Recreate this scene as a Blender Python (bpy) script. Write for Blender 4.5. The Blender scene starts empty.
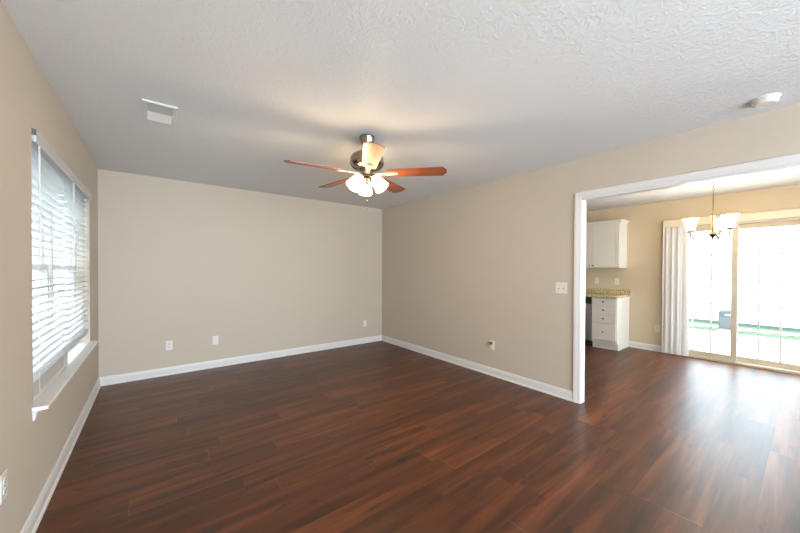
import bpy, bmesh, math, random
from mathutils import Vector, Matrix
random.seed(7)
S = bpy.context.scene
COL = S.collection
PI = math.pi

# ------------------------------------------------------------------ camera
cam_d = bpy.data.cameras.new('camera')
cam_d.sensor_width = 36.0
cam_d.lens = 36.0 * 317.9175 / 800.0
cam_d.shift_y = 5.37 / 800.0
cam_d.clip_start = 0.02
cam = bpy.data.objects.new('camera', cam_d)
COL.objects.link(cam)
Rc = Vector((0.79102958, -0.61176224, 0.00437881))
Uc = Vector((0.00249003, 0.01037698, 0.99994306))
Fc = Vector((0.61177284, 0.79097363, -0.0097318))
m = Matrix.Identity(4)
for i in range(3):
    m[i][0], m[i][1], m[i][2] = Rc[i], Uc[i], -Fc[i]
m.translation = Vector((0, 0, 1.3364))
cam.matrix_world = m
S.camera = cam

# ------------------------------------------------------------------ view, sky, fill lamps
S.view_settings.view_transform = 'Standard'
S.view_settings.look = 'None'
S.view_settings.gamma = 1.0
S.view_settings.use_curve_mapping = False
S.view_settings.exposure = 0.0
S.cycles.use_denoising = True
S.cycles.max_bounces = 10
S.cycles.diffuse_bounces = 6
S.cycles.transparent_max_bounces = 16
S.cycles.caustics_reflective = False
S.cycles.caustics_refractive = False
S.cycles.sample_clamp_indirect = 6.0

world = bpy.data.worlds.new('sky')
S.world = world
world.use_nodes = True
bg = world.node_tree.nodes['Background']
bg.inputs[0].default_value = (0.76, 0.89, 1.0, 1)
bg.inputs[1].default_value = 15.0


def area(name, loc, direction, sx, sy, power, color=(1, 1, 1)):
    d = bpy.data.lights.new(name, 'AREA')
    d.shape = 'RECTANGLE'
    d.size, d.size_y = sx, sy
    d.energy = power
    d.color = color
    o = bpy.data.objects.new(name, d)
    COL.objects.link(o)
    o.location = loc
    o.rotation_euler = Vector(direction).to_track_quat('-Z', 'Y').to_euler()
    return o


# fill lamp set in the added window opening behind the camera
area('fill_rear', (1.45, -3.77, 1.45), (0.0, 1, 0.0), 3.2, 1.6, 58, (0.93, 0.97, 1.0))
# added soft lamp behind the camera, aimed up to brighten the ceiling
area('fill_ceiling', (0.55, -2.6, 0.45), (-0.12, 1.0, 0.60), 1.9, 1.4, 160, (0.84, 0.94, 1.0))
area('fill_dining', (5.0, -1.27, 1.35), (0, 1, 0.0), 2.2, 1.5, 10, (1.0, 0.97, 0.92))  # fill lamp in the added dining side window

# ------------------------------------------------------------------ dimensions
XL, XR, YB, XD = -0.497, 3.36, 4.893, 6.531
H = 2.44
XR2 = XR + 0.08
YR = -3.8
YD = -1.3


# ------------------------------------------------------------------ materials
def mat(name, color, rough=0.5, metal=0.0, spec=0.5):
    mt = bpy.data.materials.new(name)
    mt.use_nodes = True
    b = mt.node_tree.nodes['Principled BSDF']
    b.inputs['Base Color'].default_value = (*color, 1)
    b.inputs['Roughness'].default_value = rough
    b.inputs['Metallic'].default_value = metal
    b.inputs['Specular IOR Level'].default_value = spec
    return mt


def nodes(mt):
    nt = mt.node_tree
    return nt, nt.nodes, nt.links, nt.nodes['Principled BSDF']


def bumped(name, color, rough, scale, strength, dist, detail=3.0, stretch=None, vary=0.0, metal=0.0, spec=0.5):
    """a plain colour with fine procedural relief and a slight tone variation"""
    mt = mat(name, color, rough, metal, spec)
    nt, N, L, b = nodes(mt)
    tc = N.new('ShaderNodeTexCoord')
    mp = N.new('ShaderNodeMapping')
    if stretch:
        mp.inputs['Scale'].default_value = stretch
    L.new(tc.outputs['Object'], mp.inputs['Vector'])
    nz = N.new('ShaderNodeTexNoise')
    nz.inputs['Scale'].default_value = scale
    nz.inputs['Detail'].default_value = detail
    L.new(mp.outputs[0], nz.inputs['Vector'])
    bp = N.new('ShaderNodeBump')
    bp.inputs['Strength'].default_value = strength
    bp.inputs['Distance'].default_value = dist
    L.new(nz.outputs['Fac'], bp.inputs['Height'])
    L.new(bp.outputs[0], b.inputs['Normal'])
    if vary:
        r = N.new('ShaderNodeValToRGB')
        r.color_ramp.elements[0].position = 0.3
        r.color_ramp.elements[1].position = 0.7
        r.color_ramp.elements[0].color = (*[c * (1 - vary) for c in color], 1)
        r.color_ramp.elements[1].color = (*[min(1, c * (1 + vary)) for c in color], 1)
        L.new(nz.outputs['Fac'], r.inputs[0])
        L.new(r.outputs[0], b.inputs['Base Color'])
    return mt


M = {}
M['wall'] = bumped('greige_wall_paint', (0.54, 0.475, 0.40), 0.75, 160, 0.15, 0.002, spec=0.25)
M['wall_dining'] = bumped('lamplight_tinted_wall', (0.60, 0.50, 0.365), 0.75, 160, 0.15, 0.002, spec=0.25)  # chandelier's warm cast mixed into the dining wall colour
M['trim'] = bumped('white_trim_paint', (0.70, 0.69, 0.69), 0.35, 40, 0.05, 0.001)
M['plastic'] = bumped('white_plastic', (0.72, 0.71, 0.69), 0.35, 60, 0.03, 0.0005)
M['slat'] = bumped('white_slat', (0.86, 0.86, 0.86), 0.4, 30, 0.05, 0.001, stretch=(10, 1, 10))


def translucent(mt, color, amount):
    nt, N, L, b = nodes(mt)
    out = N['Material Output']
    t = N.new('ShaderNodeBsdfTranslucent')
    t.inputs[0].default_value = (*color, 1)
    mx = N.new('ShaderNodeMixShader')
    mx.inputs[0].default_value = amount
    L.new(b.outputs[0], mx.inputs[1])
    L.new(t.outputs[0], mx.inputs[2])
    L.new(mx.outputs[0], out.inputs[0])


translucent(M['slat'], (0.92, 0.92, 0.92), 0.32)
M['vinyl'] = bumped('white_vinyl', (0.80, 0.80, 0.79), 0.4, 50, 0.05, 0.001)
M['almond'] = bumped('almond_vinyl', (0.58, 0.50, 0.38), 0.4, 50, 0.05, 0.001)
M['valance'] = bumped('ivory_valance', (0.74, 0.66, 0.52), 0.5, 50, 0.05, 0.001)
M['vane'] = bumped('vane_fabric', (0.66, 0.63, 0.61), 0.6, 200, 0.1, 0.001, stretch=(1, 1, 0.1))
M['slat_solid'] = bumped('white_sill_paint', (0.84, 0.84, 0.84), 0.3, 40, 0.05, 0.001)
M['dark'] = bumped('dark_recess', (0.02, 0.02, 0.02), 0.7, 50, 0.1, 0.001)
M['grey_plastic'] = bumped('grey_slots', (0.10, 0.10, 0.10), 0.5, 50, 0.1, 0.001)
M['nickel'] = bumped('brushed_nickel', (0.34, 0.305, 0.25), 0.16, 60, 0.08, 0.001, stretch=(1, 1, 8), metal=1.0)
M['satin_nickel'] = bumped('satin_nickel', (0.55, 0.50, 0.42), 0.45, 60, 0.05, 0.001, metal=0.5)
M['bronze'] = bumped('aged_bronze', (0.16, 0.115, 0.07), 0.35, 60, 0.08, 0.001, metal=1.0)
M['cabinet'] = bumped('white_cabinet_paint', (0.73, 0.70, 0.645), 0.4, 60, 0.04, 0.001)
M['steel'] = bumped('stainless_steel', (0.55, 0.55, 0.55), 0.3, 60, 0.08, 0.001, stretch=(1, 1, 12), metal=1.0)
M['black'] = bumped('black_plastic', (0.015, 0.015, 0.016), 0.35, 60, 0.05, 0.001)
M['plug'] = bumped('yellow_green_plastic', (0.55, 0.52, 0.16), 0.4, 60, 0.05, 0.001)
M['concrete'] = bumped('pale_concrete', (0.62, 0.60, 0.57), 0.9, 25, 0.3, 0.01, vary=0.06)
M['gravel'] = bumped('grey_gravel', (0.22, 0.217, 0.205), 0.9, 60, 0.5, 0.02, vary=0.3)
M['condenser'] = bumped('grey_enamel', (0.035, 0.042, 0.044), 0.5, 60, 0.05, 0.001)
M['foundation'] = bumped('grey_foundation', (0.075, 0.075, 0.078), 0.9, 30, 0.3, 0.01, vary=0.1)
M['curb'] = bumped('white_curb', (0.6, 0.6, 0.58), 0.9, 30, 0.3, 0.01)


def ceiling_mat():
    mt = mat('textured_ceiling', (0.735, 0.75, 0.765), 0.9, 0, 0.1)
    nt, N, L, b = nodes(mt)
    tc = N.new('ShaderNodeTexCoord')
    n1 = N.new('ShaderNodeTexNoise')
    n1.inputs['Scale'].default_value = 34
    n1.inputs['Detail'].default_value = 4
    n1.inputs['Distortion'].default_value = 1.2
    r = N.new('ShaderNodeValToRGB')
    r.color_ramp.elements[0].position = 0.42
    r.color_ramp.elements[1].position = 0.62
    n2 = N.new('ShaderNodeTexNoise')
    n2.inputs['Scale'].default_value = 110
    n2.inputs['Detail'].default_value = 2
    ad = N.new('ShaderNodeMath')
    ad.operation = 'MULTIPLY_ADD'
    ad.inputs[1].default_value = 0.3
    bp = N.new('ShaderNodeBump')
    bp.inputs['Strength'].default_value = 0.5
    bp.inputs['Distance'].default_value = 0.0026
    L.new(tc.outputs['Object'], n1.inputs['Vector'])
    L.new(tc.outputs['Object'], n2.inputs['Vector'])
    L.new(n1.outputs['Fac'], r.inputs[0])
    L.new(n2.outputs['Fac'], ad.inputs[0])
    L.new(r.outputs[0], ad.inputs[2])
    L.new(ad.outputs[0], bp.inputs['Height'])
    L.new(bp.outputs[0], b.inputs['Normal'])
    return mt


M['ceiling'] = ceiling_mat()


def floor_mat():
    PW, PL = 0.158, 1.22
    mt = mat('dark_wood_planks', (0.08, 0.035, 0.02), 0.36, 0, 0.5)
    nt, N, L, b = nodes(mt)

    def math_(op, a, bb=None, c=None):
        n = N.new('ShaderNodeMath')
        n.operation = op
        for k, v in enumerate((a, bb, c)):
            if v is None:
                continue
            if isinstance(v, (int, float)):
                n.inputs[k].default_value = v
            else:
                L.new(v, n.inputs[k])
        return n.outputs[0]

    def comb(x, y, z):
        n = N.new('ShaderNodeCombineXYZ')
        for k, v in enumerate((x, y, z)):
            if isinstance(v, (int, float)):
                n.inputs[k].default_value = v
            else:
                L.new(v, n.inputs[k])
        return n.outputs[0]

    def noise(vec, scale, detail, rough=0.5, dist=0.0):
        n = N.new('ShaderNodeTexNoise')
        n.inputs['Scale'].default_value = scale
        n.inputs['Detail'].default_value = detail
        n.inputs['Roughness'].default_value = rough
        n.inputs['Distortion'].default_value = dist
        L.new(vec, n.inputs['Vector'])
        return n.outputs['Fac']

    def ramp(f, stops):
        n = N.new('ShaderNodeValToRGB')
        e = n.color_ramp.elements
        while len(e) < len(stops):
            e.new(0.5)
        for k, (p, c) in enumerate(stops):
            e[k].position = p
            e[k].color = (*c, 1)
        L.new(f, n.inputs[0])
        return n.outputs[0]

    def mix(f, a, bb, mode='MIX'):
        n = N.new('ShaderNodeMix')
        n.data_type = 'RGBA'
        n.blend_type = mode
        if isinstance(f, (int, float)):
            n.inputs[0].default_value = f
        else:
            L.new(f, n.inputs[0])
        for k, v in ((6, a), (7, bb)):
            if isinstance(v, tuple):
                n.inputs[k].default_value = (*v, 1)
            else:
                L.new(v, n.inputs[k])
        return n.outputs[2]

    tc = N.new('ShaderNodeTexCoord')
    sp = N.new('ShaderNodeSeparateXYZ')
    L.new(tc.outputs['Object'], sp.inputs[0])
    X, Y = sp.outputs[0], sp.outputs[1]
    v = math_('DIVIDE', math_('ADD', Y, 20.05), PW)
    row = math_('FLOOR', v)
    fv = math_('FRACT', v)
    w1 = N.new('ShaderNodeTexWhiteNoise')
    w1.noise_dimensions = '1D'
    L.new(row, w1.inputs['W'])
    u = math_('ADD', math_('DIVIDE', math_('ADD', X, 20.0), PL), math_('MULTIPLY', w1.outputs['Value'], 7.0))
    colm = math_('FLOOR', u)
    fu = math_('FRACT', u)
    w2 = N.new('ShaderNodeTexWhiteNoise')
    w2.noise_dimensions = '2D'
    L.new(comb(row, colm, 0), w2.inputs['Vector'])
    pid = w2.outputs['Value']
    pz = math_('MULTIPLY', pid, 37.0)
    g1 = noise(comb(math_('MULTIPLY', X, 1.1), math_('MULTIPLY', Y, 15.0), pz), 1.0, 4, 0.55, 0.4)
    g2 = noise(comb(math_('MULTIPLY', X, 3.0), math_('MULTIPLY', Y, 120.0), pz), 1.0, 3, 0.6)
    kn = noise(comb(math_('MULTIPLY', X, 4.5), math_('MULTIPLY', Y, 16.0), math_('ADD', pz, 9.0)), 1.0, 2, 0.5)
    big = noise(comb(math_('MULTIPLY', X, 0.7), math_('MULTIPLY', Y, 2.5), pz), 1.0, 2)
    base = ramp(g1, [(0.30, (0.029, 0.0070, 0.0023)), (0.5, (0.082, 0.0215, 0.0065)), (0.70, (0.155, 0.044, 0.0135))])
    tone = math_('ADD', 0.68, math_('MULTIPLY', pid, 0.62))
    base = mix(1.0, base, comb(tone, tone, tone), 'MULTIPLY')
    fine = math_('ADD', 0.72, math_('MULTIPLY', g2, 0.56))
    base = mix(1.0, base, comb(fine, fine, fine), 'MULTIPLY')
    knot = ramp(kn, [(0.28, (1, 1, 1)), (0.36, (0, 0, 0))])
    base = mix(math_('MULTIPLY', knot, 0.75), base, (0.012, 0.006, 0.004))
    # seams between boards
    e1 = math_('MULTIPLY', math_('MINIMUM', fv, math_('SUBTRACT', 1.0, fv)), PW)
    e2 = math_('MULTIPLY', math_('MINIMUM', fu, math_('SUBTRACT', 1.0, fu)), PL)
    s1 = math_('LESS_THAN', e1, 0.0011)
    s2 = math_('LESS_THAN', e2, 0.0013)
    base = mix(math_('MULTIPLY', s1, 0.55), base, (0.012, 0.006, 0.004))
    lightend = math_('MULTIPLY', s2, math_('GREATER_THAN', pid, 0.55))
    base = mix(math_('MULTIPLY', s2, 0.5), base, (0.012, 0.006, 0.004))
    base = mix(math_('MULTIPLY', lightend, 0.6), base, (0.30, 0.20, 0.15))
    L.new(base, b.inputs['Base Color'])
    rg = math_('ADD', 0.30, math_('MULTIPLY', g2, 0.12))
    L.new(rg, b.inputs['Roughness'])
    b.inputs['Specular IOR Level'].default_value = 0.5
    seam = math_('MAXIMUM', s1, s2)
    hgt = math_('SUBTRACT', math_('ADD', math_('MULTIPLY', g2, 0.5), math_('MULTIPLY', g1, 0.6)), math_('MULTIPLY', seam, 0.8))
    bp = N.new('ShaderNodeBump')
    bp.inputs['Strength'].default_value = 0.3
    bp.inputs['Distance'].default_value = 0.0003
    L.new(hgt, bp.inputs['Height'])
    L.new(bp.outputs[0], b.inputs['Normal'])
    return mt


M['floor'] = floor_mat()


def wood_blade():
    mt = mat('cherry_blade', (0.2, 0.06, 0.03), 0.35)
    nt, N, L, b = nodes(mt)
    tc = N.new('ShaderNodeTexCoord')
    mp = N.new('ShaderNodeMapping')
    mp.inputs['Scale'].default_value = (3, 40, 3)
    nz = N.new('ShaderNodeTexNoise')
    nz.inputs['Scale'].default_value = 1.0
    nz.inputs['Detail'].default_value = 4
    r = N.new('ShaderNodeValToRGB')
    r.color_ramp.elements[0].position = 0.3
    r.color_ramp.elements[0].color = (0.13, 0.034, 0.013, 1)
    r.color_ramp.elements[1].position = 0.7
    r.color_ramp.elements[1].color = (0.29, 0.082, 0.030, 1)
    L.new(tc.outputs['Object'], mp.inputs[0])
    L.new(mp.outputs[0], nz.inputs['Vector'])
    L.new(nz.outputs['Fac'], r.inputs[0])
    L.new(r.outputs[0], b.inputs['Base Color'])
    return mt


M['blade'] = wood_blade()


def granite():
    mt = mat('speckled_granite', (0.5, 0.42, 0.28), 0.25)
    nt, N, L, b = nodes(mt)
    tc = N.new('ShaderNodeTexCoord')
    nz = N.new('ShaderNodeTexNoise')
    nz.inputs['Scale'].default_value = 45
    nz.inputs['Detail'].default_value = 5
    nz.inputs['Roughness'].default_value = 0.7
    r = N.new('ShaderNodeValToRGB')
    e = r.color_ramp.elements
    e[0].position, e[0].color = 0.36, (0.10, 0.07, 0.035, 1)
    e[1].position, e[1].color = 0.66, (0.78, 0.70, 0.52, 1)
    k = e.new(0.46)
    k.color = (0.42, 0.33, 0.17, 1)
    k = e.new(0.54)
    k.color = (0.62, 0.53, 0.34, 1)
    L.new(tc.outputs['Object'], nz.inputs['Vector'])
    L.new(nz.outputs['Fac'], r.inputs[0])
    L.new(r.outputs[0], b.inputs['Base Color'])
    return mt


M['granite'] = granite()


def glass():
    mt = bpy.data.materials.new('window_glass')
    mt.use_nodes = True
    nt = mt.node_tree
    N, L = nt.nodes, nt.links
    N.remove(N['Principled BSDF'])
    out = N['Material Output']
    t = N.new('ShaderNodeBsdfTransparent')
    t.inputs[0].default_value = (0.95, 0.97, 0.96, 1)
    g = N.new('ShaderNodeBsdfGlossy')
    g.inputs['Roughness'].default_value = 0.02
    f = N.new('ShaderNodeFresnel')
    f.inputs[0].default_value = 1.3
    mx = N.new('ShaderNodeMixShader')
    ge = N.new('ShaderNodeNewGeometry')
    inv = N.new('ShaderNodeMath')
    inv.operation = 'SUBTRACT'
    inv.inputs[0].default_value = 1.0
    L.new(ge.outputs['Backfacing'], inv.inputs[1])
    mu = N.new('ShaderNodeMath')
    mu.operation = 'MULTIPLY'
    L.new(f.outputs[0], mu.inputs[0])
    L.new(inv.outputs[0], mu.inputs[1])
    L.new(mu.outputs[0], mx.inputs[0])
    L.new(t.outputs[0], mx.inputs[1])
    L.new(g.outputs[0], mx.inputs[2])
    L.new(mx.outputs[0], out.inputs[0])
    return mt


M['glass'] = glass()


def lit_shade(name, color, strength):
    mt = mat(name, (0.9, 0.87, 0.8), 0.3)
    b = mt.node_tree.nodes['Principled BSDF']
    b.inputs['Emission Color'].default_value = (*color, 1)
    b.inputs['Emission Strength'].default_value = strength
    return mt


M['fan_shade'] = lit_shade('lit_frosted_glass', (1.0, 0.68, 0.35), 17.0)
M['chandelier_shade'] = lit_shade('lit_frosted_glass_dining', (1.0, 0.76, 0.46), 28.0)


def grass():
    mt = bumped('lawn_green', (0.021, 0.080, 0.018), 0.9, 60, 0.6, 0.02, vary=0.35)
    return mt


M['grass'] = grass()


def siding(name, color):
    mt = mat(name, color, 0.6)
    nt, N, L, b = nodes(mt)
    tc = N.new('ShaderNodeTexCoord')
    sp = N.new('ShaderNodeSeparateXYZ')
    d = N.new('ShaderNodeMath')
    d.operation = 'DIVIDE'
    d.inputs[1].default_value = 0.11
    fr = N.new('ShaderNodeMath')
    fr.operation = 'FRACT'
    bp = N.new('ShaderNodeBump')
    bp.inputs['Distance'].default_value = 0.02
    bp.invert = True
    L.new(tc.outputs['Object'], sp.inputs[0])
    L.new(sp.outputs[2], d.inputs[0])
    L.new(d.outputs[0], fr.inputs[0])
    L.new(fr.outputs[0], bp.inputs['Height'])
    L.new(bp.outputs[0], b.inputs['Normal'])
    return mt


M['siding'] = siding('white_lap_siding', (0.75, 0.76, 0.77))
M['grey_siding'] = siding('grey_lap_siding', (0.12, 0.12, 0.118))


# ------------------------------------------------------------------ mesh helpers
class MB:
    def __init__(s):
        s.bm = bmesh.new()

    def box(s, a, b, bev=0.0, mx=None, seg=2):
        lo = [min(a[i], b[i]) for i in range(3)]
        hi = [max(a[i], b[i]) for i in range(3)]
        r = bmesh.ops.create_cube(s.bm, size=1.0)
        vs = r['verts']
        for v in vs:
            for i in range(3):
                v.co[i] = lo[i] if v.co[i] < 0 else hi[i]
        if bev > 0:
            es = list({e for v in vs for e in v.link_edges})
            q = bmesh.ops.bevel(s.bm, geom=es, offset=bev, segments=seg, affect='EDGES', profile=0.5)
            vs = list({v for f in q['faces'] for v in f.verts} | {v for v in vs if v.is_valid})
        if mx is not None:
            for v in vs:
                v.co = mx @ v.co
        return s

    def lathe(s, prof, mx=None, seg=32, cap=True):
        """profile of (radius, z) turned round the z axis"""
        mx = mx or Matrix.Identity(4)
        rings = []
        for r, z in prof:
            rings.append([s.bm.verts.new(mx @ Vector((r * math.cos(2 * PI * k / seg), r * math.sin(2 * PI * k / seg), z))) for k in range(seg)])
        for a, b in zip(rings, rings[1:]):
            for k in range(seg):
                s.bm.faces.new((a[k], a[(k + 1) % seg], b[(k + 1) % seg], b[k]))
        if cap:
            s.bm.faces.new(list(reversed(rings[0])))
            s.bm.faces.new(rings[-1])
        return s

    def tube(s, path, rad, seg=10, closed=False):
        path = [Vector(p) for p in path]
        n = len(path)
        rings = []
        up = Vector((0.13, 0.21, 0.97)).normalized()
        for i, p in enumerate(path):
            if closed:
                t = path[(i + 1) % n] - path[i - 1]
            else:
                t = path[min(i + 1, n - 1)] - path[max(i - 1, 0)]
            t.normalize()
            a = up.cross(t)
            if a.length < 0.05:
                a = Vector((1, 0, 0)).cross(t)
            a.normalize()
            b = t.cross(a)
            up = b
            r = rad[i] if isinstance(rad, (list, tuple)) else rad
            rings.append([s.bm.verts.new(p + a * r * math.cos(2 * PI * k / seg) + b * r * math.sin(2 * PI * k / seg)) for k in range(seg)])
        pairs = list(zip(rings, rings[1:])) + ([(rings[-1], rings[0])] if closed else [])
        for a, b in pairs:
            for k in range(seg):
                s.bm.faces.new((a[k], a[(k + 1) % seg], b[(k + 1) % seg], b[k]))
        if not closed:
            s.bm.faces.new(list(reversed(rings[0])))
            s.bm.faces.new(rings[-1])
        return s

    def prism(s, poly, d0, d1, mx):
        """a 2-D polygon in the local xy plane, extruded along local z"""
        a = [s.bm.verts.new(mx @ Vector((x, y, d0))) for x, y in poly]
        b = [s.bm.verts.new(mx @ Vector((x, y, d1))) for x, y in poly]
        n = len(poly)
        for k in range(n):
            s.bm.faces.new((a[k], a[(k + 1) % n], b[(k + 1) % n], b[k]))
        s.bm.faces.new(list(reversed(a)))
        s.bm.faces.new(b)
        return s

    def sweep(s, prof, p0, p1, outward, m0=0.0, m1=0.0):
        """a moulding profile of (out, up) run from p0 to p1; m0, m1 mitre the ends (shift along the run per unit of 'out')"""
        p0, p1, o = Vector(p0), Vector(p1), Vector(outward)
        d = (p1 - p0).normalized()
        up = Vector((0, 0, 1)) if abs(d.z) < 0.5 else None
        if up is None:
            up = d.cross(o)
        a = [s.bm.verts.new(p0 + o * x + up * y + d * (m0 * x)) for x, y in prof]
        b = [s.bm.verts.new(p1 + o * x + up * y - d * (m1 * x)) for x, y in prof]
        n = len(prof)
        for k in range(n):
            s.bm.faces.new((a[k], a[(k + 1) % n], b[(k + 1) % n], b[k]))
        s.bm.faces.new(list(reversed(a)))
        s.bm.faces.new(b)
        return s

    def build(s, name, material, parent=None, smooth=False, loc=None):
        bmesh.ops.recalc_face_normals(s.bm, faces=s.bm.faces)
        me = bpy.data.meshes.new(name)
        if loc is not None:
            for v in s.bm.verts:
                v.co -= Vector(loc)
        s.bm.to_mesh(me)
        s.bm.free()
        me.materials.append(material)
        if smooth:
            for p in me.polygons:
                p.use_smooth = True
            try:
                me.set_sharp_from_angle(angle=math.radians(38))
            except Exception:
                pass
        o = bpy.data.objects.new(name, me)
        COL.objects.link(o)
        if parent is not None:
            o.parent = parent
        if loc is not None:
            o.location = loc
        return o


def tag(o, label=None, cat=None, group=None, kind=None):
    if label:
        o['label'] = label
    if cat:
        o['category'] = cat
    if group:
        o['group'] = group
    if kind:
        o['kind'] = kind
    return o


def empty(name, loc=(0, 0, 0), rz=0.0):
    o = bpy.data.objects.new(name, None)
    o.empty_display_size = 0.1
    COL.objects.link(o)
    o.location = loc
    o.rotation_euler = (0, 0, rz)
    return o


def struct(o, label, cat):
    return tag(o, label, cat, kind='structure')


def copy_tree(o, parent=None):
    c = o.copy()
    COL.objects.link(c)
    if parent is not None:
        c.parent = parent
    for ch in list(o.children):
        copy_tree(ch, c)
    return c


def T(x, y, z):
    return Matrix.Translation((x, y, z))


def RZ(a):
    return Matrix.Rotation(a, 4, 'Z')


def RX(a):
    return Matrix.Rotation(a, 4, 'X')


def RY(a):
    return Matrix.Rotation(a, 4, 'Y')


# ------------------------------------------------------------------ room shell
WY0, WY1, WZ0, WZ1 = 2.455, 4.30, 0.595, 2.055       # opening of the left window
OY0, OY1, OZ = -0.80, 1.402, 2.045                   # opening to the dining room
DY0, DY1, DZ = -0.06, 1.42, 2.03                     # sliding door opening

b = MB().box((XL - 0.16, YR - 0.12, -0.12), (XD + 0.14, YB + 0.12, 0.0))
struct(b.build('floor', M['floor']), 'dark reddish brown wood plank floor running through both rooms', 'floor')
b = MB().box((XL - 0.16, YR - 0.12, H), (XR, YB + 0.12, H + 0.12))
struct(b.build('ceiling', M['ceiling']), 'white textured ceiling over the empty living room', 'ceiling')
b = MB().box((XR2, YD - 0.12, H), (XD + 0.14, YB + 0.12, H + 0.12))
struct(b.build('ceiling_dining', M['ceiling']), 'cream lit ceiling seen through the wide opening', 'ceiling')

b = MB()
b.box((XL - 0.16, YR, 0), (XL, WY0, H)).box((XL - 0.16, WY1, 0), (XL, YB, H))
b.box((XL - 0.16, WY0, 0), (XL, WY1, WZ0)).box((XL - 0.16, WY0, WZ1), (XL, WY1, H))
struct(b.build('wall_left', M['wall']), 'greige wall on the left with the window', 'wall')
b = MB().box((XL - 0.16, YB, 0), (XR2, YB + 0.12, H))
struct(b.build('wall_back', M['wall']), 'greige back wall of the living room with three plates', 'wall')
b = MB().box((XR2, YB, 0), (XD + 0.14, YB + 0.12, H))
struct(b.build('wall_kitchen', M['wall_dining']), 'lamplight-tinted wall at the far end of the kitchen', 'wall')
b = MB()
b.box((XR, OY1, 0), (XR2, YB, H)).box((XR, YR, 0), (XR2, OY0, H)).box((XR, OY0, OZ), (XR2, OY1, H))
struct(b.build('wall_right', M['wall']), 'greige wall on the right with the wide cased opening', 'wall')
b = MB()
b.box((XD, DY1, 0), (XD + 0.14, YB, H)).box((XD, YD - 0.12, 0), (XD + 0.14, DY0, H)).box((XD, DY0, DZ), (XD + 0.14, DY1, H))
struct(b.build('wall_far', M['wall_dining']), 'lamplight-tinted dining room wall holding the sliding glass door', 'wall')
# walls out of view, each with an added window for a fill lamp
b = MB()
RW = (-0.2, 3.1, 0.6, 2.3)
b.box((XL - 0.16, YR - 0.12, 0), (RW[0], YR, H)).box((RW[1], YR - 0.12, 0), (XR2, YR, H))
b.box((RW[0], YR - 0.12, 0), (RW[1], YR, RW[2])).box((RW[0], YR - 0.12, RW[3]), (RW[1], YR, H))
struct(b.build('wall_rear', M['wall']), 'greige wall behind the viewer with an added wide window', 'wall')
b = MB()
DW = (3.85, 6.15, 0.55, 2.15)
b.box((XR2, YD - 0.12, 0), (DW[0], YD, H)).box((DW[1], YD - 0.12, 0), (XD + 0.14, YD, H))
b.box((DW[0], YD - 0.12, 0), (DW[1], YD, DW[2])).box((DW[0], YD - 0.12, DW[3]), (DW[1], YD, H))
struct(b.build('wall_dining', M['wall_dining']), 'lamplight-tinted dining room wall out of view on the right', 'wall')
for k, (nm, rect, y) in enumerate((('fill_window_rear', RW, YR), ('fill_window_dining', DW, YD))):  # unseen windows added to hold the fill lamps
    w = MB()
    f = 0.05
    for (x0, x1, z0, z1) in ((rect[0], rect[0] + f, rect[2], rect[3]), (rect[1] - f, rect[1], rect[2], rect[3]),
                             (rect[0] + f, rect[1] - f, rect[2], rect[2] + f), (rect[0] + f, rect[1] - f, rect[3] - f, rect[3])):
        w.box((x0, y - 0.10, z0), (x1, y - 0.04, z1))
    o = struct(w.build(nm, M['vinyl']), ('white framed window added behind the viewer for a fill lamp', 'white framed window added in the dining room side wall for a fill lamp')[k], 'window')
    MB().box((rect[0] + f, y - 0.073, rect[2] + f), (rect[1] - f, y - 0.067, rect[3] - f)).build('pane', M['glass'], o)

# baseboards
BP = [(0, 0), (0.022, 0), (0.022, 0.012), (0.018, 0.018), (0.0135, 0.02), (0.0135, 0.070), (0.011, 0.078), (0.009, 0.090), (0.004, 0.098), (0, 0.098)]
e = 0.0005
o = MB().sweep(BP, (XL, YR, 0), (XL, YB, 0), (1, 0, 0), 0, 1).build('baseboard_left', M['trim'])
struct(o, 'white baseboard along the left wall', 'baseboard')
o = MB().sweep(BP, (XL, YB, 0), (XR, YB, 0), (0, -1, 0), 1, 1).build('baseboard_back', M['trim'])
struct(o, 'white baseboard along the back wall', 'baseboard')
o = MB().sweep(BP, (XR, YB, 0), (XR, OY1 + 0.062, 0), (-1, 0, 0), 1, 0).build('baseboard_right', M['trim'])
struct(o, 'white baseboard along the right wall up to the opening', 'baseboard')
o = MB().sweep(BP, (XD, 1.925, 0), (XD, DY1 + 0.005, 0), (-1, 0, 0)).build('baseboard_far', M['trim'])
struct(o, 'short white baseboard between cabinet and sliding door', 'baseboard')
o = MB().sweep(BP, (XR2, OY1 + 0.062, 0), (XR2, YB, 0), (1, 0, 0)).build('baseboard_kitchen', M['trim'])
struct(o, 'white baseboard on the kitchen side of the dividing wall', 'baseboard')

o = MB().sweep(BP, (XD, DY0 - 0.002, 0), (XD, YD, 0), (-1, 0, 0), 0, 1).build('baseboard_dining', M['trim'])
struct(o, 'white baseboard to the right of the sliding door', 'baseboard')
o = MB().sweep(BP, (XD, YD, 0), (XR2, YD, 0), (0, 1, 0), 1, 1).build('baseboard_side', M['trim'])
struct(o, 'white baseboard below the added dining room side window', 'baseboard')
o = MB().sweep(BP, (XR, OY0 - 0.062, 0), (XR, YR, 0), (-1, 0, 0), 0, 1).build('baseboard_rear', M['trim'])
struct(o, 'white baseboard on the right wall behind the viewer', 'baseboard')

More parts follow.
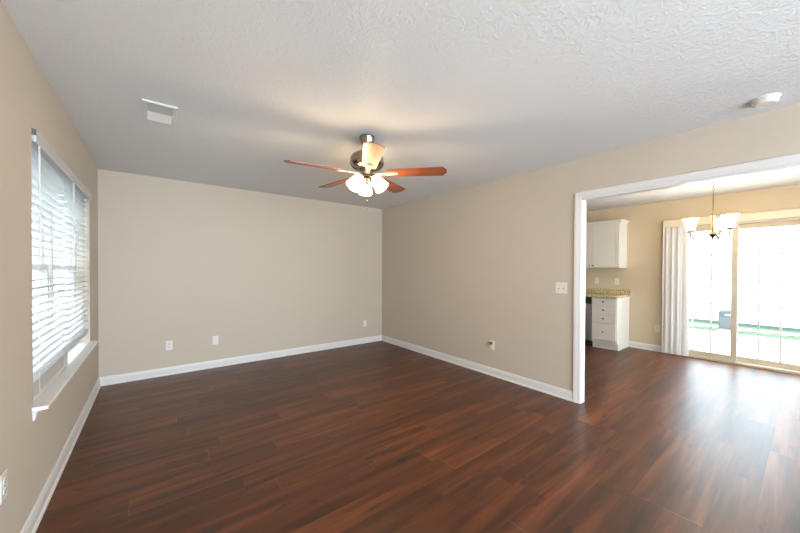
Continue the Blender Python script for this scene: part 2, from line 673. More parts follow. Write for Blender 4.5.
# cased opening
tr = MB()
CW = 0.066
CP = [(0, 0), (0.010, 0), (0.013, 0.006), (0.013, 0.022), (0.016, 0.028), (0.018, 0.045), (0.018, 0.060), (0.014, CW), (0, CW)]
for sx, X0 in ((-1, XR), (1, XR2)):
    # head and two legs, profile measured from the inner edge outward
    for (yy, sgn) in ((OY1, 1), (OY0, -1)):
        a0, a1 = [], []
        for (ox, up) in CP:
            a0.append(tr.bm.verts.new((X0 + sx * ox, yy + sgn * (up - 0.004), 0)))
            a1.append(tr.bm.verts.new((X0 + sx * ox, yy + sgn * (up - 0.004), OZ + (up - 0.004))))
        n = len(CP)
        for k in range(n):
            tr.bm.faces.new((a0[k], a0[(k + 1) % n], a1[(k + 1) % n], a1[k]))
        tr.bm.faces.new(a0)
    h0, h1 = [], []
    for (ox, up) in CP:
        h0.append(tr.bm.verts.new((X0 + sx * ox, OY0 - (up - 0.004), OZ + up - 0.004)))
        h1.append(tr.bm.verts.new((X0 + sx * ox, OY1 + (up - 0.004), OZ + up - 0.004)))
    n = len(CP)
    for k in range(n):
        tr.bm.faces.new((h0[k], h0[(k + 1) % n], h1[(k + 1) % n], h1[k]))
J = 0.004
tr.box((XR - 0.001, OY1 - 0.012, 0), (XR2 + 0.001, OY1 + 0.002, OZ)).box((XR - 0.001, OY0 - 0.002, 0), (XR2 + 0.001, OY0 + 0.018, OZ))
tr.box((XR - 0.001, OY0, OZ - 0.018), (XR2 + 0.001, OY1, OZ + 0.002))
struct(tr.build('trim_1', M['trim']), 'white casing and jamb round the wide opening', 'trim')

# ------------------------------------------------------------------ left window
win = empty('window_1', (XL, (WY0 + WY1) / 2, WZ0))
struct(win, 'double white window in the left wall with a deep sill', 'window')
wl = win.location.copy()


def wbuild(mb, name, mt, parent, smooth=False):
    for v in mb.bm.verts:
        v.co -= wl
    return mb.build(name, mt, parent, smooth)


XO, XI = XL - 0.155, XL - 0.095
YM = (WY0 + WY1) / 2
q = MB()
q.box((XO, WY0, WZ0 + 0.02), (XI, WY0 + 0.035, WZ1)).box((XO, WY1 - 0.035, WZ0 + 0.02), (XI, WY1, WZ1))
q.box((XO, WY0 + 0.035, WZ1 - 0.035), (XI, WY1 - 0.035, WZ1)).box((XO, WY0 + 0.035, WZ0 + 0.02), (XI, WY1 - 0.035, WZ0 + 0.06))
wbuild(q, 'frame', M['vinyl'], win)
q = MB().box((XO, YM - 0.045, WZ0 + 0.06), (XI + 0.005, YM + 0.045, WZ1 - 0.035), 0.004)
wbuild(q, 'mullion', M['vinyl'], win)
ZM = 1.335
for (y0, y1) in ((WY0 + 0.035, YM - 0.045), (YM + 0.045, WY1 - 0.035)):
    for nm, z0, z1, x0 in (('upper_sash', ZM - 0.02, WZ1 - 0.035, XO + 0.006), ('lower_sash', WZ0 + 0.06, ZM + 0.02, XO + 0.032)):
        q = MB()
        x1 = x0 + 0.024
        f = 0.038
        q.box((x0, y0, z0), (x1, y0 + f, z1)).box((x0, y1 - f, z0), (x1, y1, z1))
        q.box((x0, y0 + f, z0), (x1, y1 - f, z0 + f)).box((x0, y0 + f, z1 - f), (x1, y1 - f, z1))
        sash = wbuild(q, nm, M['vinyl'], win)
        q = MB().box((x0 + 0.009, y0 + f, z0 + f), (x0 + 0.014, y1 - f, z1 - f))
        wbuild(q, 'pane', M['glass'], sash)
ST = 0.615
q = MB().box((XL - 0.097, WY0, ST - 0.02), (XL, WY1, ST)).box((XL - 0.001, WY0 - 0.025, ST - 0.02), (XL + 0.058, WY1 + 0.025, ST), 0.004)
wbuild(q, 'sill', M['slat_solid'], win)
q = MB().sweep([(0, -0.052), (0.006, -0.052), (0.012, -0.04), (0.012, -0.02), (0.02, -0.008), (0.02, 0), (0, 0)], (XL, WY0 - 0.012, ST - 0.02), (XL, WY1 + 0.012, ST - 0.02), (1, 0, 0))
wbuild(q, 'apron', M['trim'], win)


def window_blind(y0, y1, zb, stack, label):
    """a two inch slat blind hung in the window: valance, slats, gathered slats, bottom rail, ladder cords, tilt wand"""
    xc = XL - 0.036
    t = empty('window_blind', (xc, (y0 + y1) / 2, 1.985))
    tag(t, label, 'blind', 'white slat blinds in the left window')
    off = t.location.copy()

    def bl(mb, name, mt, parent=t, smooth=False):
        for v in mb.bm.verts:
            v.co -= off
        return mb.build(name, mt, parent, smooth)

    q = MB().box((XL + 0.004, y0, 1.985), (XL + 0.016, y1, 2.052), 0.004).box((XL - 0.060, y0 + 0.006, 1.995), (XL + 0.004, y1 - 0.006, 2.048), 0.002)
    bl(q, 'valance', M['slat'])
    q = MB()
    ztop, zlast = 1.960, zb + stack + 0.05
    n = int(round((ztop - zlast) / 0.0465))
    sp = (ztop - zlast) / n
    for k in range(n + 1):
        z = ztop - k * sp
        q.box((-0.026, y0 + 0.008, -0.0014), (0.026, y1 - 0.008, 0.0014), 0.0006, T(xc, 0, z) @ RY(math.radians(1 + random.uniform(-2, 2))), 1)
    bl(q, 'slats', M['slat'])
    if stack > 0.02:
        q = MB()
        ns = int(stack / 0.0065)
        for k in range(ns):
            z = zb + 0.022 + k * 0.0065
            q.box((-0.026 + random.uniform(-.002, .002), y0 + 0.008, -0.0014), (0.026, y1 - 0.008, 0.0014), 0, T(xc, 0, z) @ RY(math.radians(random.uniform(-2, 2))))
        bl(q, 'gathered_slats', M['slat'])
    q = MB().box((xc - 0.026, y0 + 0.008, zb), (xc + 0.026, y1 - 0.008, zb + 0.017), 0.004)
    bl(q, 'bottom_rail', M['slat'])
    if y0 < 3:
        q = MB().box((XL + 0.001, y0 - 0.0035, 2.018), (XL + 0.017, y0 - 0.0005, 2.050))
        bl(q, 'bracket', M['grey_plastic'])
    for fr in (0.17, 0.83):
        yy = y0 + (y1 - y0) * fr
        q = MB()
        for xx in (xc - 0.029, xc + 0.029):
            q.tube([(xx, yy, 1.99), (xx, yy, zb + 0.008)], 0.0013, 6)
        bl(q, 'ladder_cord', M['slat'])
    q = MB().tube([(XL + 0.012, y0 + 0.075, 1.985), (XL + 0.014, y0 + 0.075, 1.38)], 0.0042, 8)
    bl(q, 'tilt_wand', M['slat'], smooth=True)
    return t


window_blind(WY0 + 0.005, YM - 0.003, ST + 0.004, 0.085, 'white slat blind nearer the viewer, lowered to the window sill')
window_blind(YM + 0.003, WY1 - 0.005, ST + 0.085, 0.03, 'white slat blind by the back wall, its bottom rail raised above the sill')

# ------------------------------------------------------------------ sliding glass door
dr = empty('door_1', (XD + 0.07, (DY0 + DY1) / 2, 0))
struct(dr, 'almond framed sliding glass door with white grilles to the patio', 'door')
do = dr.location.copy()


def db(mb, name, mt, parent=dr, smooth=False):
    for v in mb.bm.verts:
        v.co -= do
    return mb.build(name, mt, parent, smooth)


q = MB()
q.box((XD - 0.006, DY1 - 0.035, 0), (XD + 0.13, DY1, DZ)).box((XD - 0.006, DY0, 0), (XD + 0.13, DY0 + 0.035, DZ))
q.box((XD - 0.006, DY0 + 0.035, DZ - 0.04), (XD + 0.13, DY1 - 0.035, DZ))
q.box((XD - 0.02, DY0 + 0.035, 0), (XD + 0.13, DY1 - 0.035, 0.035), 0.004)
db(q, 'frame', M['almond'])
for nm, y0, y1, x0 in (('sliding_panel', 0.635, DY1 - 0.036, XD + 0.015), ('fixed_panel', DY0 + 0.036, 0.70, XD + 0.062)):
    q = MB()
    x1 = x0 + 0.04
    z0, z1 = 0.036, DZ - 0.041
    s = 0.065
    q.box((x0, y0, z0), (x1, y0 + s, z1), 0.003).box((x0, y1 - s, z0), (x1, y1, z1), 0.003)
    q.box((x0, y0 + s, z0), (x1, y1 - s, z0 + 0.075), 0.003).box((x0, y0 + s, z1 - 0.065), (x1, y1 - s, z1), 0.003)
    pn = db(q, nm, M['almond'])
    g0, g1, h0, h1 = y0 + s, y1 - s, z0 + 0.075, z1 - 0.065
    db(MB().box((x0 + 0.017, g0, h0), (x0 + 0.023, g1, h1)), 'pane', M['glass'], pn)
    q = MB()
    for k in (1, 2):
        yy = g0 + (g1 - g0) * k / 3
        q.box((x0 + 0.010, yy - 0.011, h0), (x0 + 0.0165, yy + 0.011, h1))
    for k in range(1, 5):
        zz = h0 + (h1 - h0) * k / 5
        q.box((x0 + 0.0095, g0, zz - 0.011), (x0 + 0.016, g1, zz + 0.011))
    db(q, 'grille', M['vinyl'], pn)
    if nm == 'sliding_panel':
        q = MB().box((x0 - 0.022, y1 - 0.05, 0.92), (x0 - 0.012, y1 - 0.03, 1.16), 0.004).box((x0 - 0.014, y1 - 0.05, 0.93), (x0 + 0.002, y1 - 0.03, 0.96)).box((x0 - 0.014, y1 - 0.05, 1.12), (x0 + 0.002, y1 - 0.03, 1.15))
        db(q, 'handle', M['vinyl'], pn)

# vertical blind with its vanes drawn to the kitchen side
vb = empty('vertical_blind', (XD - 0.05, 0.7, 2.0))
tag(vb, 'off-white vertical blind with its vanes drawn to the left of the sliding door', 'blind')
vo = vb.location.copy()


def vbd(mb, name, mt, parent=vb):
    for v in mb.bm.verts:
        v.co -= vo
    return mb.build(name, mt, parent)


q = MB().box((XD - 0.105, -0.16, 2.015), (XD - 0.095, 1.452, 2.118), 0.003).box((XD - 0.095, -0.16, 2.015), (XD, -0.150, 2.118)).box((XD - 0.095, 1.442, 2.015), (XD, 1.452, 2.118))
q.box((XD - 0.095, -0.15, 2.105), (XD, 1.442, 2.115))
vbd(q, 'valance', M['valance'])
q = MB().box((XD - 0.072, -0.14, 2.03), (XD - 0.032, 1.43, 2.07), 0.003)
vbd(q, 'head_rail', M['vinyl'])
NV = 8
for k in range(NV):
    yy = 1.425 - k * (0.245 / (NV - 1))
    a = math.radians(48 + (14 if k % 2 else -8) + random.uniform(-4, 4)) if k < NV - 1 else math.radians(22)
    mxv = T(XD - 0.052, yy, 0) @ RZ(a)
    q = MB()
    pts = []
    for i in range(7):
        u_ = -0.044 + 0.088 * i / 6
        pts.append((u_, 0.011 * (1 - (u_ / 0.044) ** 2)))
    poly = pts + [(x, y - 0.0012) for x, y in reversed(pts)]
    q.prism(poly, 0.012, 2.03, mxv @ RZ(PI / 2))
    vbd(q, 'vane', M['vane'])

# ------------------------------------------------------------------ wall plates
AX = {'left': (Vector((0, 1, 0)), Vector((1, 0, 0))), 'back': (Vector((1, 0, 0)), Vector((0, -1, 0))),
      'right': (Vector((0, -1, 0)), Vector((-1, 0, 0)))}


def plate_matrix(wall, c):
    u, n = AX[wall]
    w = Vector((0, 0, 1))
    mm = Matrix.Identity(4)
    for i in range(3):
        mm[i][0], mm[i][1], mm[i][2], mm[i][3] = u[i], w[i], n[i], c[i]
    return mm


def wall_plate(name, wall, c, label, cat, style, group=None, gang=1):
    """local x along the wall, y up, z out of the wall"""
    t = empty(name)
    t.matrix_world = plate_matrix(wall, c)
    tag(t, label, cat, group)
    hw = 0.035 if gang == 1 else 0.058
    MB().box((-hw, -0.0575, 0), (hw, 0.0575, 0.006), 0.0028).build('plate', M['plastic'], t)
    if style == 'duplex':
        for s_ in (1, -1):
            q = MB()
            pts = [(0.0165 * math.cos(a) * 1.0, s_ * 0.0205 + max(-0.0135, min(0.0135, 0.0165 * math.sin(a)))) for a in [2 * PI * k / 24 for k in range(24)]]
            q.prism(pts, 0.005, 0.0085, Matrix.Identity(4))
            f = q.build('receptacle', M['plastic'], t)
            q = MB()
            q.box((-0.0085, s_ * 0.0205 + 0.000, 0.0086), (-0.0055, s_ * 0.0205 + 0.009, 0.0089)).box((0.0055, s_ * 0.0205 + 0.000, 0.0086), (0.0085, s_ * 0.0205 + 0.009, 0.0089))
            q.box((-0.003, s_ * 0.0205 - 0.009, 0.0086), (0.003, s_ * 0.0205 - 0.004, 0.0089))
            q.build('slots', M['grey_plastic'], f)
        MB().lathe([(0.003, 0.006), (0.003, 0.0072), (0.001, 0.0076)], None, 12).build('screw', M['nickel'], t)
    elif style == 'rocker':
        MB().box((-0.0165, -0.0335, 0.005), (0.0165, 0.0335, 0.0085), 0.001).build('insert', M['plastic'], t)
        for s_ in (1, -1):
            for gx in (-0.0065, 0.0065):
                MB().box((gx - 0.001, s_ * 0.017 - 0.004, 0.0085), (gx + 0.001, s_ * 0.017 + 0.004, 0.0088)).build('slot', M['grey_plastic'], t)
    elif style == 'toggle':
        for gx in ((0,) if gang == 1 else (-0.023, 0.023)):
            MB().box((gx - 0.0055, -0.012, 0.0055), (gx + 0.0055, 0.012, 0.0066)).build('toggle_slot', M['grey_plastic'], t)
            MB().box((-0.0042, -0.004, 0), (0.0042, 0.004, 0.017), 0.0012, T(gx, 0.002, 0.006) @ RX(math.radians(-28))).build('toggle', M['plastic'], t)
    elif style == 'blank':
        for yy in (0.03, -0.03):
            MB().lathe([(0.003, 0.0058), (0.003, 0.0070), (0.001, 0.0074)], T(0, yy, 0), 12).build('screw', M['plastic'], t)
    return t


wall_plate('electrical_outlet', 'left', (XL, 2.030, 0.432), 'white duplex outlet on the left wall near the viewer', 'outlet', 'duplex')
wall_plate('electrical_outlet', 'back', (0.145, YB, 0.366), 'white duplex outlet on the back wall, leftmost of its three plates', 'outlet', 'duplex')
wall_plate('blank_wall_plate', 'back', (0.650, YB, 0.364), 'plain white blank plate in the middle of the back wall', 'wall plate', 'blank')
wall_plate('electrical_outlet', 'back', (2.988, YB, 0.348), 'white rectangular outlet on the back wall close to the right corner', 'outlet', 'rocker')
wall_plate('electrical_outlet', 'right', (XR, 2.440, 0.385), 'white outlet on the right wall with a yellow-green plug in it', 'outlet', 'duplex')
wall_plate('light_switch', 'right', (XR, 1.592, 1.144), 'white double toggle switch on the right wall beside the opening', 'light switch', 'toggle', None, 2)
wall_plate('electrical_outlet', 'right', (XD, 1.532, 0.375), 'white outlet low on the dining wall beside the vertical blind', 'outlet', 'duplex')
wall_plate('electrical_outlet', 'right', (XD, 2.445, 1.135), 'white outlet above the counter, left of the two plates', 'outlet', 'duplex')
wall_plate('light_switch', 'right', (XD, 2.118, 1.128), 'white single switch above the counter, right of the two plates', 'light switch', 'toggle')

pg = empty('wall_plug')
pg.matrix_world = plate_matrix('right', (XR - 0.0092, 2.447, 0.375))
tag(pg, 'small yellow-green plug-in pushed into the right wall outlet', 'plug')
MB().box((-0.016, -0.022, 0), (0.016, 0.012, 0.030), 0.005).build('body', M['plug'], pg)
MB().box((-0.013, 0.026, -0.003), (0.013, 0.050, 0.024), 0.005).box((-0.006, 0.010, 0.001), (0.006, 0.03, 0.012)).build('cap', M['grey_plastic'], pg)

# ------------------------------------------------------------------ ceiling vent and smoke detector
vt = empty('air_vent', (0.035, 2.848, H))
tag(vt, 'white metal air register in the ceiling above the window side', 'vent')
q = MB()
fx, fy, fz = 0.095, 0.172, -0.012
q.box((-fx, -fy, fz), (-fx + 0.024, fy, 0), 0.002).box((fx - 0.024, -fy, fz), (fx, fy, 0), 0.002)
q.box((-fx + 0.024, -fy, fz), (fx - 0.024, -fy + 0.024, 0), 0.002).box((-fx + 0.024, fy - 0.024, fz), (fx - 0.024, fy, 0), 0.002)
q.box((-fx + 0.024, -0.004, fz + 0.002), (fx - 0.024, 0.004, 0))
q.build('frame', M['trim'], vt)
MB().box((-fx + 0.02, -fy + 0.02, -0.002), (fx - 0.02, fy - 0.02, 0)).build('duct', M['grey_plastic'], vt)
q = MB()
for k in range(11):
    yy = -fy + 0.030 + k * 0.0122
    q.box((-fx + 0.024, -0.0065, -0.0006), (fx - 0.024, 0.0065, 0.0006), 0, T(0, yy, -0.0075) @ RX(math.radians(38)))
q.build('near_louvers', M['trim'], vt)
q = MB()
for k in range(11):
    yy = 0.012 + k * 0.0122
    q.box((-fx + 0.024, -0.0075, -0.0006), (fx - 0.024, 0.0075, 0.0006), 0, T(0, yy, -0.0075) @ RX(math.radians(-35)))
q.build('far_louvers', M['trim'], vt)
MB().tube([(fx - 0.012, 0.06, fz), (fx - 0.012, 0.06, fz - 0.012)], 0.003, 8).build('lever', M['trim'], vt)

sd = empty('smoke_detector', (3.108, 0.19, H))
tag(sd, 'round white smoke detector on the ceiling near the right wall', 'smoke detector')
MB().lathe([(0.066, 0), (0.066, -0.010), (0.062, -0.012)], None, 48).build('base', M['plastic'], sd, True)
MB().lathe([(0.058, -0.0115), (0.060, -0.018), (0.060, -0.026), (0.054, -0.036), (0.047, -0.041), (0.040, -0.041), (0.038, -0.039), (0.02, -0.040), (0.001, -0.0405)], None, 48).build('cover', M['plastic'], sd, True)
MB().lathe([(0.006, -0.040), (0.006, -0.0425), (0.004, -0.043)], T(0.022, 0.01, 0), 16).build('test_button', M['vinyl'], sd, True)

# ------------------------------------------------------------------ ceiling fan
fan = empty('ceiling_fan', (1.415, 2.289, H))
tag(fan, 'nickel ceiling fan with five cherry wood blades and three lit glass shades', 'ceiling fan')
z = lambda v: v - H
MB().lathe([(0.064, 0), (0.064, z(2.425)), (0.058, z(2.415)), (0.055, z(2.395)), (0.046, z(2.378)), (0.020, z(2.370))], None, 40).build('canopy', M['nickel'], fan, True)
MB().lathe([(0.0125, z(2.375)), (0.0125, z(2.310)), (0.022, z(2.308)), (0.022, z(2.298))], None, 20).build('downrod', M['nickel'], fan, True)
MB().lathe([(0.030, z(2.304)), (0.075, z(2.302)), (0.105, z(2.296)), (0.128, z(2.280)), (0.138, z(2.262)), (0.140, z(2.256)), (0.140, z(2.226)), (0.143, z(2.222)),
            (0.143, z(2.212)), (0.139, z(2.206)), (0.130, z(2.190)), (0.112, z(2.176)), (0.080, z(2.168)), (0.06, z(2.166))], None, 48).build('motor_housing', M['nickel'], fan, True)
MB().lathe([(0.058, z(2.167)), (0.058, z(2.150)), (0.050, z(2.146)), (0.050, z(2.112)), (0.057, z(2.106)), (0.057, z(2.098)), (0.040, z(2.088)), (0.024, z(2.084)), (0.022, z(2.078))], None, 40).build('switch_housing', M['nickel'], fan, True)
MB().lathe([(0.014, z(2.086)), (0.026, z(2.080)), (0.029, z(2.066)), (0.026, z(2.054)), (0.012, z(2.046)), (0.004, z(2.044))], None, 32).build('finial', M['nickel'], fan, True)
BW0, BW1 = 0.057, 0.071
for k in range(5):
    az = math.radians(-117.3 + 72 * k)
    base = T(0, 0, z(2.131)) @ RZ(az)
    bmx = base @ RX(math.radians(-11))
    q = MB()
    out = [(0.175, -BW0 + 0.012), (0.19, -BW0), (0.630, -BW1), (0.663, -0.022), (0.663, 0.022), (0.630, BW1), (0.19, BW0), (0.175, BW0 - 0.012)]
    q.prism(out, -0.003, 0.003, Matrix.Identity(4))
    bl_ = q.build('blade', M['blade'], fan)
    bl_.matrix_local = bmx
    q = MB()
    q.prism([(0.055, -0.016), (0.13, -0.013), (0.165, -0.020), (0.20, -0.026), (0.25, -0.018), (0.262, 0.0), (0.25, 0.018), (0.20, 0.026), (0.165, 0.020), (0.13, 0.013), (0.055, 0.016)], -0.0095, -0.0032, Matrix.Identity(4))
    for (sx_, sy_) in ((0.195, 0.014), (0.195, -0.014), (0.238, 0)):
        q.lathe([(0.005, -0.0094), (0.005, -0.0115), (0.002, -0.0125)], T(sx_, sy_, 0), 10)
    iron = q.build('blade_iron', M['satin_nickel'], bl_, True)
for k in range(3):
    az = math.radians(64 + 120 * k)
    ax = RZ(az) @ T(0.050, 0, z(2.116)) @ RY(math.radians(180 - 38))     # local +z runs down and out
    q = MB()
    q.tube([RZ(az) @ Vector((0.030, 0, z(2.100))), RZ(az) @ Vector((0.048, 0, z(2.114))), ax @ Vector((0, 0, 0.012))], 0.009, 10)
    q.lathe([(0.012, 0.004), (0.024, 0.008), (0.026, 0.020), (0.024, 0.030)], ax, 24)
    arm = q.build('light_arm', M['nickel'], fan, True)
    q = MB()
    prof = [(0.024, 0.022), (0.030, 0.034), (0.040, 0.050), (0.048, 0.072), (0.052, 0.098), (0.056, 0.124), (0.062, 0.142)]
    prof += [(r_ - 0.003, z_) for r_, z_ in reversed(prof)]
    q.lathe(prof, ax, 32, cap=False)
    q.build('lamp_shade', M['fan_shade'], arm, True)
    MB().lathe([(0.010, 0.022), (0.012, 0.04), (0.022, 0.065), (0.026, 0.085), (0.022, 0.103), (0.010, 0.113), (0.002, 0.115)], ax, 20).build('bulb', M['fan_shade'], arm, True)
    ld = bpy.data.lights.new('fan_bulb', 'POINT')
    ld.energy = 8.5
    ld.color = (1.0, 0.74, 0.45)
    ld.shadow_soft_size = 0.04
    lo = bpy.data.objects.new('fan_bulb', ld)
    COL.objects.link(lo)
    lo.parent = fan
    lo.location = ax @ Vector((0, 0, 0.172))
for (dx, dy, z1_) in ((0.0, -0.004, 1.828),):
    q = MB().tube([(dx, dy, z(2.05)), (dx, dy, z(z1_ + 0.016))], 0.0016, 6)
    ch = q.build('pull_chain', M['nickel'], fan)
    MB().lathe([(0.002, z(1.916)), (0.006, z(1.911)), (0.006, z(1.903)), (0.002, z(1.898))], T(dx, dy, 0), 12).build('bead', M['bronze'], ch, True)
    MB().lathe([(0.002, z(z1_ + 0.020)), (0.0055, z(z1_ + 0.014)), (0.006, z(z1_ + 0.004)), (0.003, z(z1_))], T(dx, dy, 0), 12).build('pull', M['bronze'], ch, True)

# ------------------------------------------------------------------ chandelier
chx = (5.0, 0.684, H)
cd = empty('chandelier', chx)
tag(cd, 'three-armed brass chandelier with lit flared glass shades before the sliding door', 'chandelier')
MB().lathe([(0.062, 0), (0.062, -0.006), (0.045, -0.018), (0.02, -0.028), (0.008, -0.032)], None, 32).build('canopy', M['bronze'], cd, True)
q = MB()
zz = -0.030
k = 0
while zz > z(2.215):
    L_ = 0.034
    pts = []
    for i in range(14):
        a = 2 * PI * i / 14
        w_ = 0.0085 * math.cos(a)
        pts.append((w_ if k % 2 == 0 else 0, 0 if k % 2 == 0 else w_, zz - L_ / 2 + (L_ / 2) * math.sin(a)))
    q.tube(pts, 0.0018, 6, True)
    zz -= L_ * 0.86
    k += 1
pts = [(0.013 * math.cos(2 * PI * i / 18), 0, zz - 0.028 + 0.034 * math.sin(2 * PI * i / 18)) for i in range(18)]
q.tube(pts, 0.003, 8, True)
q.build('chain', M['bronze'], cd, True)
zr = zz - 0.058
MB().lathe([(0.004, zr), (0.007, zr - 0.006), (0.0055, zr - 0.02), (0.0055, z(1.985)), (0.016, z(1.975)), (0.019, z(1.955)), (0.019, z(1.915)), (0.013, z(1.90)),
            (0.013, z(1.83)), (0.020, z(1.80)), (0.016, z(1.775)), (0.026, z(1.755)), (0.036, z(1.742)), (0.034, z(1.732)), (0.018, z(1.716)), (0.008, z(1.706)),
            (0.011, z(1.698)), (0.006, z(1.688)), (0.001, z(1.686))], None, 28).build('column', M['bronze'], cd, True)
for th in (111, 231, 351):
    az = math.radians(th)
    rot = RZ(az)
    P = [(0.028, z(1.742)), (0.07, z(1.744)), (0.115, z(1.748)), (0.150, z(1.738)), (0.178, z(1.712)), (0.205, z(1.698)), (0.232, z(1.704)), (0.250, z(1.728)), (0.256, z(1.765)), (0.256, z(1.782))]
    q = MB().tube([rot @ Vector((r_ * 0.75, 0, z_)) for r_, z_ in P], 0.0075, 10)
    c_ = rot @ T(0.192, 0, 0)
    q.lathe([(0.008, z(1.772)), (0.030, z(1.778)), (0.036, z(1.790)), (0.030, z(1.796))], c_, 24)
    arm = q.build('arm', M['bronze'], cd, True)
    prof = [(0.034, z(1.794)), (0.039, z(1.800)), (0.043, z(1.825)), (0.047, z(1.860)), (0.054, z(1.895)), (0.065, z(1.920)), (0.072, z(1.928))]
    prof += [(r_ - 0.0035, z_ + 0.001) for r_, z_ in reversed(prof)]
    MB().lathe(prof, c_, 32, cap=False).build('shade', M['chandelier_shade'], arm, True)
    MB().lathe([(0.011, z(1.794)), (0.012, z(1.82)), (0.024, z(1.85)), (0.027, z(1.868)), (0.020, z(1.888)), (0.004, z(1.896))], c_, 18).build('bulb', M['chandelier_shade'], arm, True)
    ld = bpy.data.lights.new('chandelier_bulb', 'POINT')
    ld.energy = 10
    ld.color = (1.0, 0.78, 0.50)
    ld.shadow_soft_size = 0.03
    lo = bpy.data.objects.new('chandelier_bulb', ld)
    COL.objects.link(lo)
    lo.parent = cd
    lo.location = c_ @ Vector((0, 0, z(1.945)))

# ------------------------------------------------------------------ kitchen
def knob(parent, off, c):
    q = MB().lathe([(0.006, 0), (0.005, 0.010), (0.013, 0.016), (0.014, 0.022), (0.008, 0.027), (0.001, 0.028)], T(*(Vector(c) - off)) @ RY(-PI / 2), 18)
    return q.build('knob', M['nickel'], parent, True)


def face_panel(mb, x, y0, y1, z0, z1, arch=0.0):
    """door or drawer front facing -x: slab, frame edge and a raised panel, arched at the top when asked"""
    m_ = 0.052 if (z1 - z0) > 0.3 else 0.022
    mb.box((x + 0.008, y0 + 0.002, z0 + 0.002), (x + 0.020, y1 - 0.002, z1 - 0.002))
    mb.box((x, y0, z0), (x + 0.019, y0 + m_, z1), 0.003).box((x, y1 - m_, z0), (x + 0.019, y1, z1), 0.003)
    mb.box((x, y0 + m_, z0), (x + 0.019, y1 - m_, z0 + m_), 0.003)
    if not arch:
        mb.box((x, y0 + m_, z1 - m_), (x + 0.019, y1 - m_, z1), 0.003)
    else:
        mm = Matrix(((0, 0, -1, x), (1, 0, 0, 0), (0, 1, 0, 0), (0, 0, 0, 1)))
        pts = [(y1 - m_, z1 - 0.001), (y0 + m_, z1 - 0.001)]
        for i in range(19):
            u_ = i / 18
            bump_ = max(0.0, math.cos((u_ - 0.5) * PI * 1.5)) ** 1.3
            pts.append((y0 + m_ + (y1 - y0 - 2 * m_) * u_, z1 - m_ - arch + arch * bump_))
        mb.prism(pts, -0.019, 0.0, mm)
    for (ins, d0, d1) in ((m_ + (0.024 if arch else 0.011), -0.009, -0.002),):
        a0, a1, c0, c1 = y0 + ins, y1 - ins, z0 + ins, z1 - ins
        pts = [(a1, c0), (a0, c0)]
        if arch:
            n = 18
            for i in range(n + 1):
                u_ = i / n
                bump_ = max(0.0, math.cos((u_ - 0.5) * PI * 1.5)) ** 1.3
                pts.append((a0 + (a1 - a0) * u_, c1 - arch + arch * bump_))
        else:
            pts += [(a0, c1), (a1, c1)]
        mm = Matrix(((0, 0, -1, x), (1, 0, 0, 0), (0, 1, 0, 0), (0, 0, 0, 1)))
        mb.prism(pts, d0, d1, mm)


# base cabinet with four drawers
bc = empty('base_cabinet', (6.24, 2.118, 0))
tag(bc, 'white four-drawer base cabinet at the end of the counter', 'cabinet')
bo = bc.location.copy()


def loc_build(mb, off, name, mt, parent, smooth=False):
    for v in mb.bm.verts:
        v.co -= off
    return mb.build(name, mt, parent, smooth)


CY0, CY1, CXF = 1.925, 2.310, 5.974
q = MB().box((CXF, CY0, 0.105), (XD, CY1, 0.868))
q.box((CXF + 0.07, CY0, 0), (XD, CY1, 0.105))
loc_build(q, bo, 'body', M['cabinet'], bc)
q = MB().box((CXF + 0.058, CY0 + 0.002, 0), (CXF + 0.07, CY1, 0.104))
loc_build(q, bo, 'toe_kick', M['cabinet'], bc)
for (z0, z1) in ((0.743, 0.855), (0.601, 0.721), (0.459, 0.579), (0.160, 0.437)):
    q = MB()
    face_panel(q, CXF - 0.028, CY0 + 0.012, CY1 - 0.012, z0, z1)
    d_ = loc_build(q, bo, 'drawer', M['cabinet'], bc)
    knob(d_, bo, (CXF - 0.030, (CY0 + CY1) / 2, (z0 + z1) / 2))

# dishwasher
dw = empty('dishwasher', (6.24, 2.62, 0))
tag(dw, 'stainless dishwasher with black control strip beside the drawer cabinet', 'dishwasher')
wo = dw.location.copy()
q = MB().box((5.985, 2.318, 0.10), (6.50, 2.912, 0.862))
loc_build(q, wo, 'tub', M['black'], dw)
loc_build(MB().box((5.950, 2.320, 0.115), (5.985, 2.910, 0.745), 0.006), wo, 'door_panel', M['steel'], dw)
loc_build(MB().box((5.950, 2.320, 0.750), (5.985, 2.910, 0.858), 0.006), wo, 'control_strip', M['black'], dw)
loc_build(MB().tube([(5.950, 2.38, 0.70), (5.925, 2.39, 0.70), (5.925, 2.84, 0.70), (5.950, 2.85, 0.70)], 0.009, 10), wo, 'handle', M['steel'], dw, True)
loc_build(MB().box((6.03, 2.318, 0), (6.50, 2.912, 0.10)), wo, 'toe_panel', M['black'], dw)

# worktop
ct = MB().box((5.905, 1.905, 0.870), (XD - 0.001, 4.20, 0.908), 0.004)
ct = ct.build('countertop', M['granite'], None, False, (6.2, 3.0, 0.87))
tag(ct, 'speckled tan granite worktop with a low backsplash', 'worktop')
q = MB().box((XD - 0.022, 1.905, 0.908), (XD - 0.001, 4.20, 0.990), 0.002)
for v in q.bm.verts:
    v.co -= Vector((6.2, 3.0, 0.87))
q.build('backsplash', M['granite'], ct)

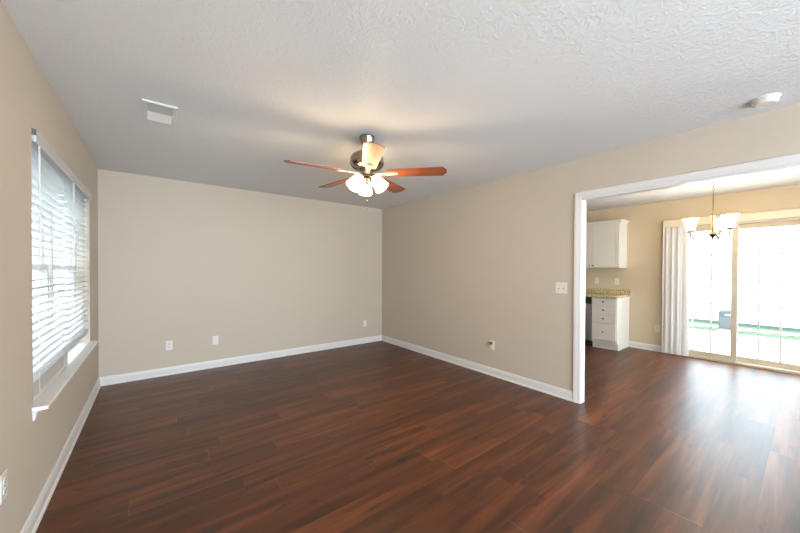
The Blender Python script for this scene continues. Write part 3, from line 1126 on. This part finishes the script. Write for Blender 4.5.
# base cabinet past the dishwasher carries the worktop
b2 = empty('base_cabinet', (6.24, 3.55, 0))
tag(b2, 'white three-door base cabinet on the far side of the dishwasher', 'cabinet')
b2o = b2.location.copy()
loc_build(MB().box((CXF, 2.920, 0.105), (XD - 0.03, 4.18, 0.868)).box((CXF + 0.07, 2.920, 0), (XD - 0.03, 4.18, 0.105)), b2o, 'body', M['cabinet'], b2)
for k in range(3):
    q = MB()
    y0 = 2.935 + k * 0.415
    face_panel(q, CXF - 0.020, y0, y0 + 0.40, 0.16, 0.855)
    d_ = loc_build(q, b2o, 'door', M['cabinet'], b2)
    knob(d_, b2o, (CXF - 0.022, y0 + 0.05, 0.78))

# wall cabinet
uc = empty('wall_cabinet', (6.38, 2.41, 1.37))
tag(uc, 'white wall cabinet with arched panel doors above the counter', 'cabinet')
uo = uc.location.copy()
UY0, UY1, UX = 1.972, 2.852, 6.238
loc_build(MB().box((UX, UY0, 1.370), (XD, UY1, 2.150)), uo, 'body', M['cabinet'], uc)
for (y0, y1, ky) in ((UY0 + 0.012, 2.408, 2.380), (2.416, UY1 - 0.012, 2.444)):
    q = MB()
    face_panel(q, UX - 0.020, y0, y1, 1.382, 2.125, 0.055)
    d_ = loc_build(q, uo, 'door', M['cabinet'], uc)
    knob(d_, uo, (UX - 0.022, ky, 1.410))
q = MB()
CPR = [(0, 0), (0.006, 0), (0.012, 0.012), (0.026, 0.030), (0.034, 0.040), (0.034, 0.048), (0, 0.048)]
q.sweep(CPR, (UX - 0.012, UY1, 2.138), (UX - 0.012, UY0 - 0.001, 2.138), (-1, 0, 0), 0, -1)
q.sweep(CPR, (UX - 0.012, UY0 - 0.001, 2.138), (XD, UY0 - 0.001, 2.138), (0, -1, 0), -1, 0)
q.box((UX - 0.012, UY0 - 0.001, 2.15), (XD, UY1, 2.186))
loc_build(q, uo, 'crown_moulding', M['cabinet'], uc)

# ------------------------------------------------------------------ outdoors
GZ = -0.30
b = MB().box((XD + 0.14, -8, GZ - 0.1), (11.85, 12, GZ))
struct(b.build('patio_ground', M['concrete']), 'sunlit pale concrete patio beyond the sliding door', 'patio')
b = MB().box((11.85, -8, GZ - 0.1), (13.7, 12, GZ))
g = b.build('lawn', M['grass'])
tag(g, 'narrow strip of green lawn beyond the patio', 'grass', kind='stuff')
b = MB().box((12.70, -8, GZ), (12.80, 12, GZ + 0.05), 0.01)
tag(b.build('garden_edging', M['curb']), 'long white edging kerb across the green lawn strip', 'edging')
hs = empty('house', (13.7, 1.0, GZ))
tag(hs, 'bright white sided house across the lawn beyond the sliding door', 'house')
MB().box((0.02, -9, 0.08), (0.3, 11, 5.0)).build('siding', M['siding'], hs)
MB().box((0.0, -9, 0), (0.3, 11, 0.08)).build('foundation', M['foundation'], hs)
b = MB().box((-30, -8, GZ - 0.1), (XL - 0.16, 14, GZ))
struct(b.build('side_yard_ground', M['gravel']), 'grey gravel ground outside the left window', 'ground')

ac = empty('air_conditioner', (12.20, 1.36, GZ))
tag(ac, 'grey air conditioner condenser outside the sliding door', 'air conditioner')
MB().box((-0.18, -0.19, 0), (0.18, 0.19, 0.04), 0.01).build('pad', M['curb'], ac)
MB().box((-0.15, -0.16, 0.04), (0.15, 0.16, 0.54), 0.02).build('cabinet_shell', M['condenser'], ac)
q = MB()
for k in range(14):
    q.box((-0.156, -0.13, 0.08 + k * 0.022), (-0.149, 0.13, 0.088 + k * 0.022))
q.build('grille', M['grey_plastic'], ac)
MB().lathe([(0.13, 0.54), (0.13, 0.552), (0.11, 0.562), (0.03, 0.570)], None, 28).build('fan_guard', M['condenser'], ac, True)
MB().box((-0.156, -0.12, 0.43), (-0.148, 0.03, 0.46)).build('name_plate', M['curb'], ac)

# grey house added along the side yard to cut daylight at the left window
nh = empty('house', (-4.2, 8.0, GZ))
tag(nh, 'grey sided house added outside the left window to dim it, seen between the blind slats', 'house')
MB().box((-0.3, -20, 0.3), (0, 26, 5.0)).build('siding', M['grey_siding'], nh)
MB().box((-0.3, -20, 0), (-0.02, 26, 0.3)).build('foundation', M['foundation'], nh)
